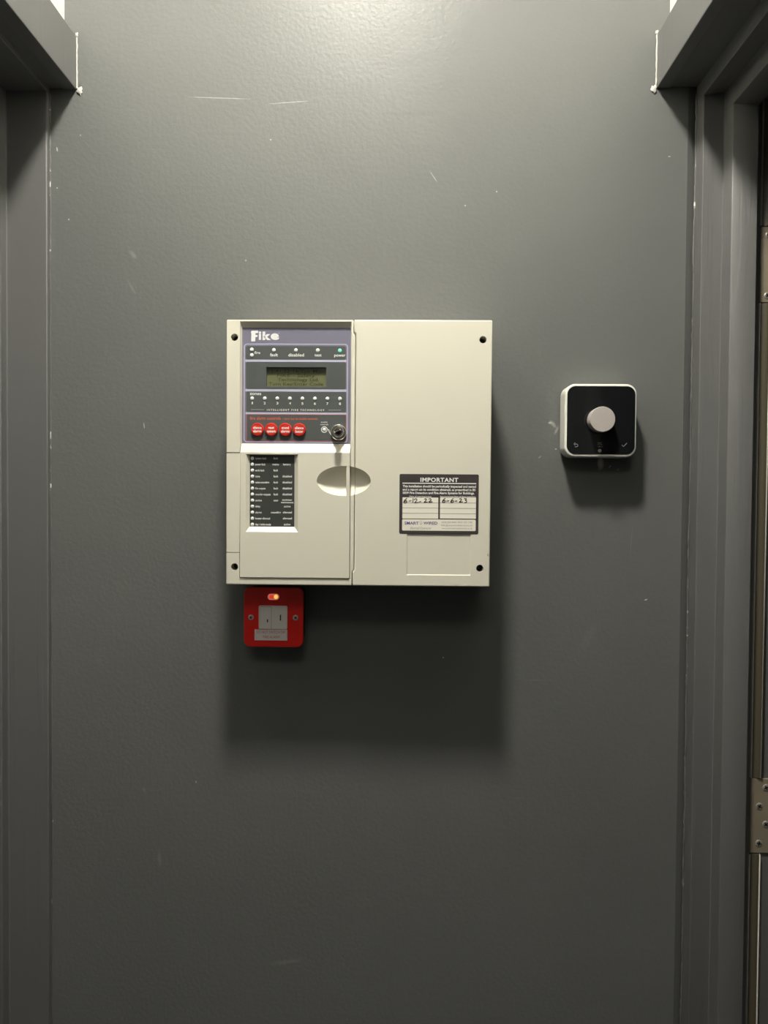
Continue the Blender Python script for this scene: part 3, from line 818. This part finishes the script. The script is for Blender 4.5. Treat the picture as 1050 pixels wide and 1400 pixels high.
ringr = rr(rk[0] - .0004, rk[1] - .0004, rk[2] + .0004, rk[3] + .0004, .001, 3); ringi = rr(rk[0], rk[1], rk[2], rk[3], .0008, 3)
ring('rocker_gap', ringr, ringi, -DP - .0017, -DP, line_grey, mod)
plate('rocker_mark', *z9(430, 543), *z9(443, 580), DP + .0028, ink_black, mod, .3, .0003, .001)
plate('fuse_slot', *z9(598, 482), *z9(612, 558), DP + .0016, ink_black, mod, .4, .0003)
for (x, y, a) in ((222, 515, 30), (803, 520, 55)):
    xx, z_ = at(*z9(x, y), DP)
    s, bm = screw('plate_screw', xx, z_, 3.7 * kp, DP + .0006, plate_screw_m, sw, a)
    from_bm('screw_recess', bm, dark_metal, s)
nb = rect(*z9(440, 208), *z9(588, 287), DP); hr = (nb[3] - nb[1]) / 2 - .00005
neon = prism('neon_lamp', rr(*nb[:2], *nb[2:], hr, 6), -DP - .0014, -DP + .001, pink_bezel, sw, .0005, 2)
nl = rect(*z9(462, 224), *z9(525, 272), DP + .0014)
prism('lamp_lens', rr(*nl[:2], *nl[2:], .0018, 4), -DP - .0019, -DP - .001, neon_red, neon)
nx, nz_ = at(*z9(546, 247), DP + .0014)
lathe('lamp_glow', nx, nz_, [(2.7 * kp, DP + .001), (2.7 * kp, DP + .0022), (1.8 * kp, DP + .0028), (0, DP + .0029)], neon_yel, neon, 18)
wl = plate('warning_label', *z9(270, 673), *z9(697, 814), DP, label_wht, sw, 0, .0017, 0)
wl['label'] = 'white label reading DO NOT SWITCH OFF FIRE ALARM'
def t9(s, a, b_, yb, h): return (s, 320 + a / 9.545, 320 + b_ / 9.545, 790 + yb / 9.545, h / 9.545, 0.0)
lettering('warning_text', [t9('DO NOT SWITCH OFF', 298, 670, 722, 33), t9('FIRE ALARM', 380, 593, 787, 33)], DP + .0017, label_red, wl)

# ------------------------------------------------------------------ thermostat
DT = 0.036
z6 = lambda x, y: (735 + x / 6.176, 505 + y / 6.176)
x0, z0, x1, z1 = rect(*z6(230, 122), *z6(837, 742), DT)
th = root('thermostat', ((x0 + x1) / 2, 0, z0), 'square white thermostat with black glass face and silver dial', 'thermostat')
kt = PXM(DT)
prism('body', rr(x0, z0, x1, z1, 14 * kt, 10), -DT, -0.0035, therm_white, th, 0.0022, 3)
prism('wall_plate', rr(x0 + .004, z0 + .004, x1 - .004, z1 - .004, 12 * kt, 8), -0.0036, 0, box_blk, th)
gx = rect(*z6(248, 142), *z6(822, 717), DT)
glass = prism('glass_face', rr(*gx[:2], *gx[2:], 11.5 * kt, 10), -DT - .0008, -DT + .001, therm_glass, th, .0003, 2)
DG = DT + .0008
arrow = [smooth_path([z6(*p) for p in ((306, 630), (322, 630), (336, 634), (340, 644), (334, 652), (324, 654), (316, 654))], 3), [z6(316, 619), z6(305, 630), z6(316, 641)]]
ribbon('back_icon', arrow, .75, DG, therm_icon, glass)
ribbon('menu_icon', [[z6(508, 621), z6(543, 621)], [z6(508, 637), z6(543, 637)], [z6(508, 653), z6(528, 653)], [z6(536, 653), z6(541, 660), z6(548, 650)]], .55, DG, therm_icon, glass)
ribbon('tick_icon', [[z6(712, 638), z6(724, 652), z6(752, 624)]], .8, DG, therm_icon, glass)
disc_lens('menu_button', *z6(525, 688), 2.5, DG, therm_icon, glass, .0003)
kx, kz = at(*z6(549, 421), DG + .017); kk = PXM(DG + .017); r = 17.3 * kk
dial = lathe('dial', kx, kz, [(r * .98, DG), (r * .98, DG + .0045), (r * .90, DG + .0050), (r * .90, DG + .0065), (r * 1.0, DG + .0070), (r * 1.0, DG + .0162), (r * .965, DG + .0172), (r * .93, DG + .0172), (0, DG + .0172)], knob_m, th, 64)
dial['label'] = 'silver rotary dial'
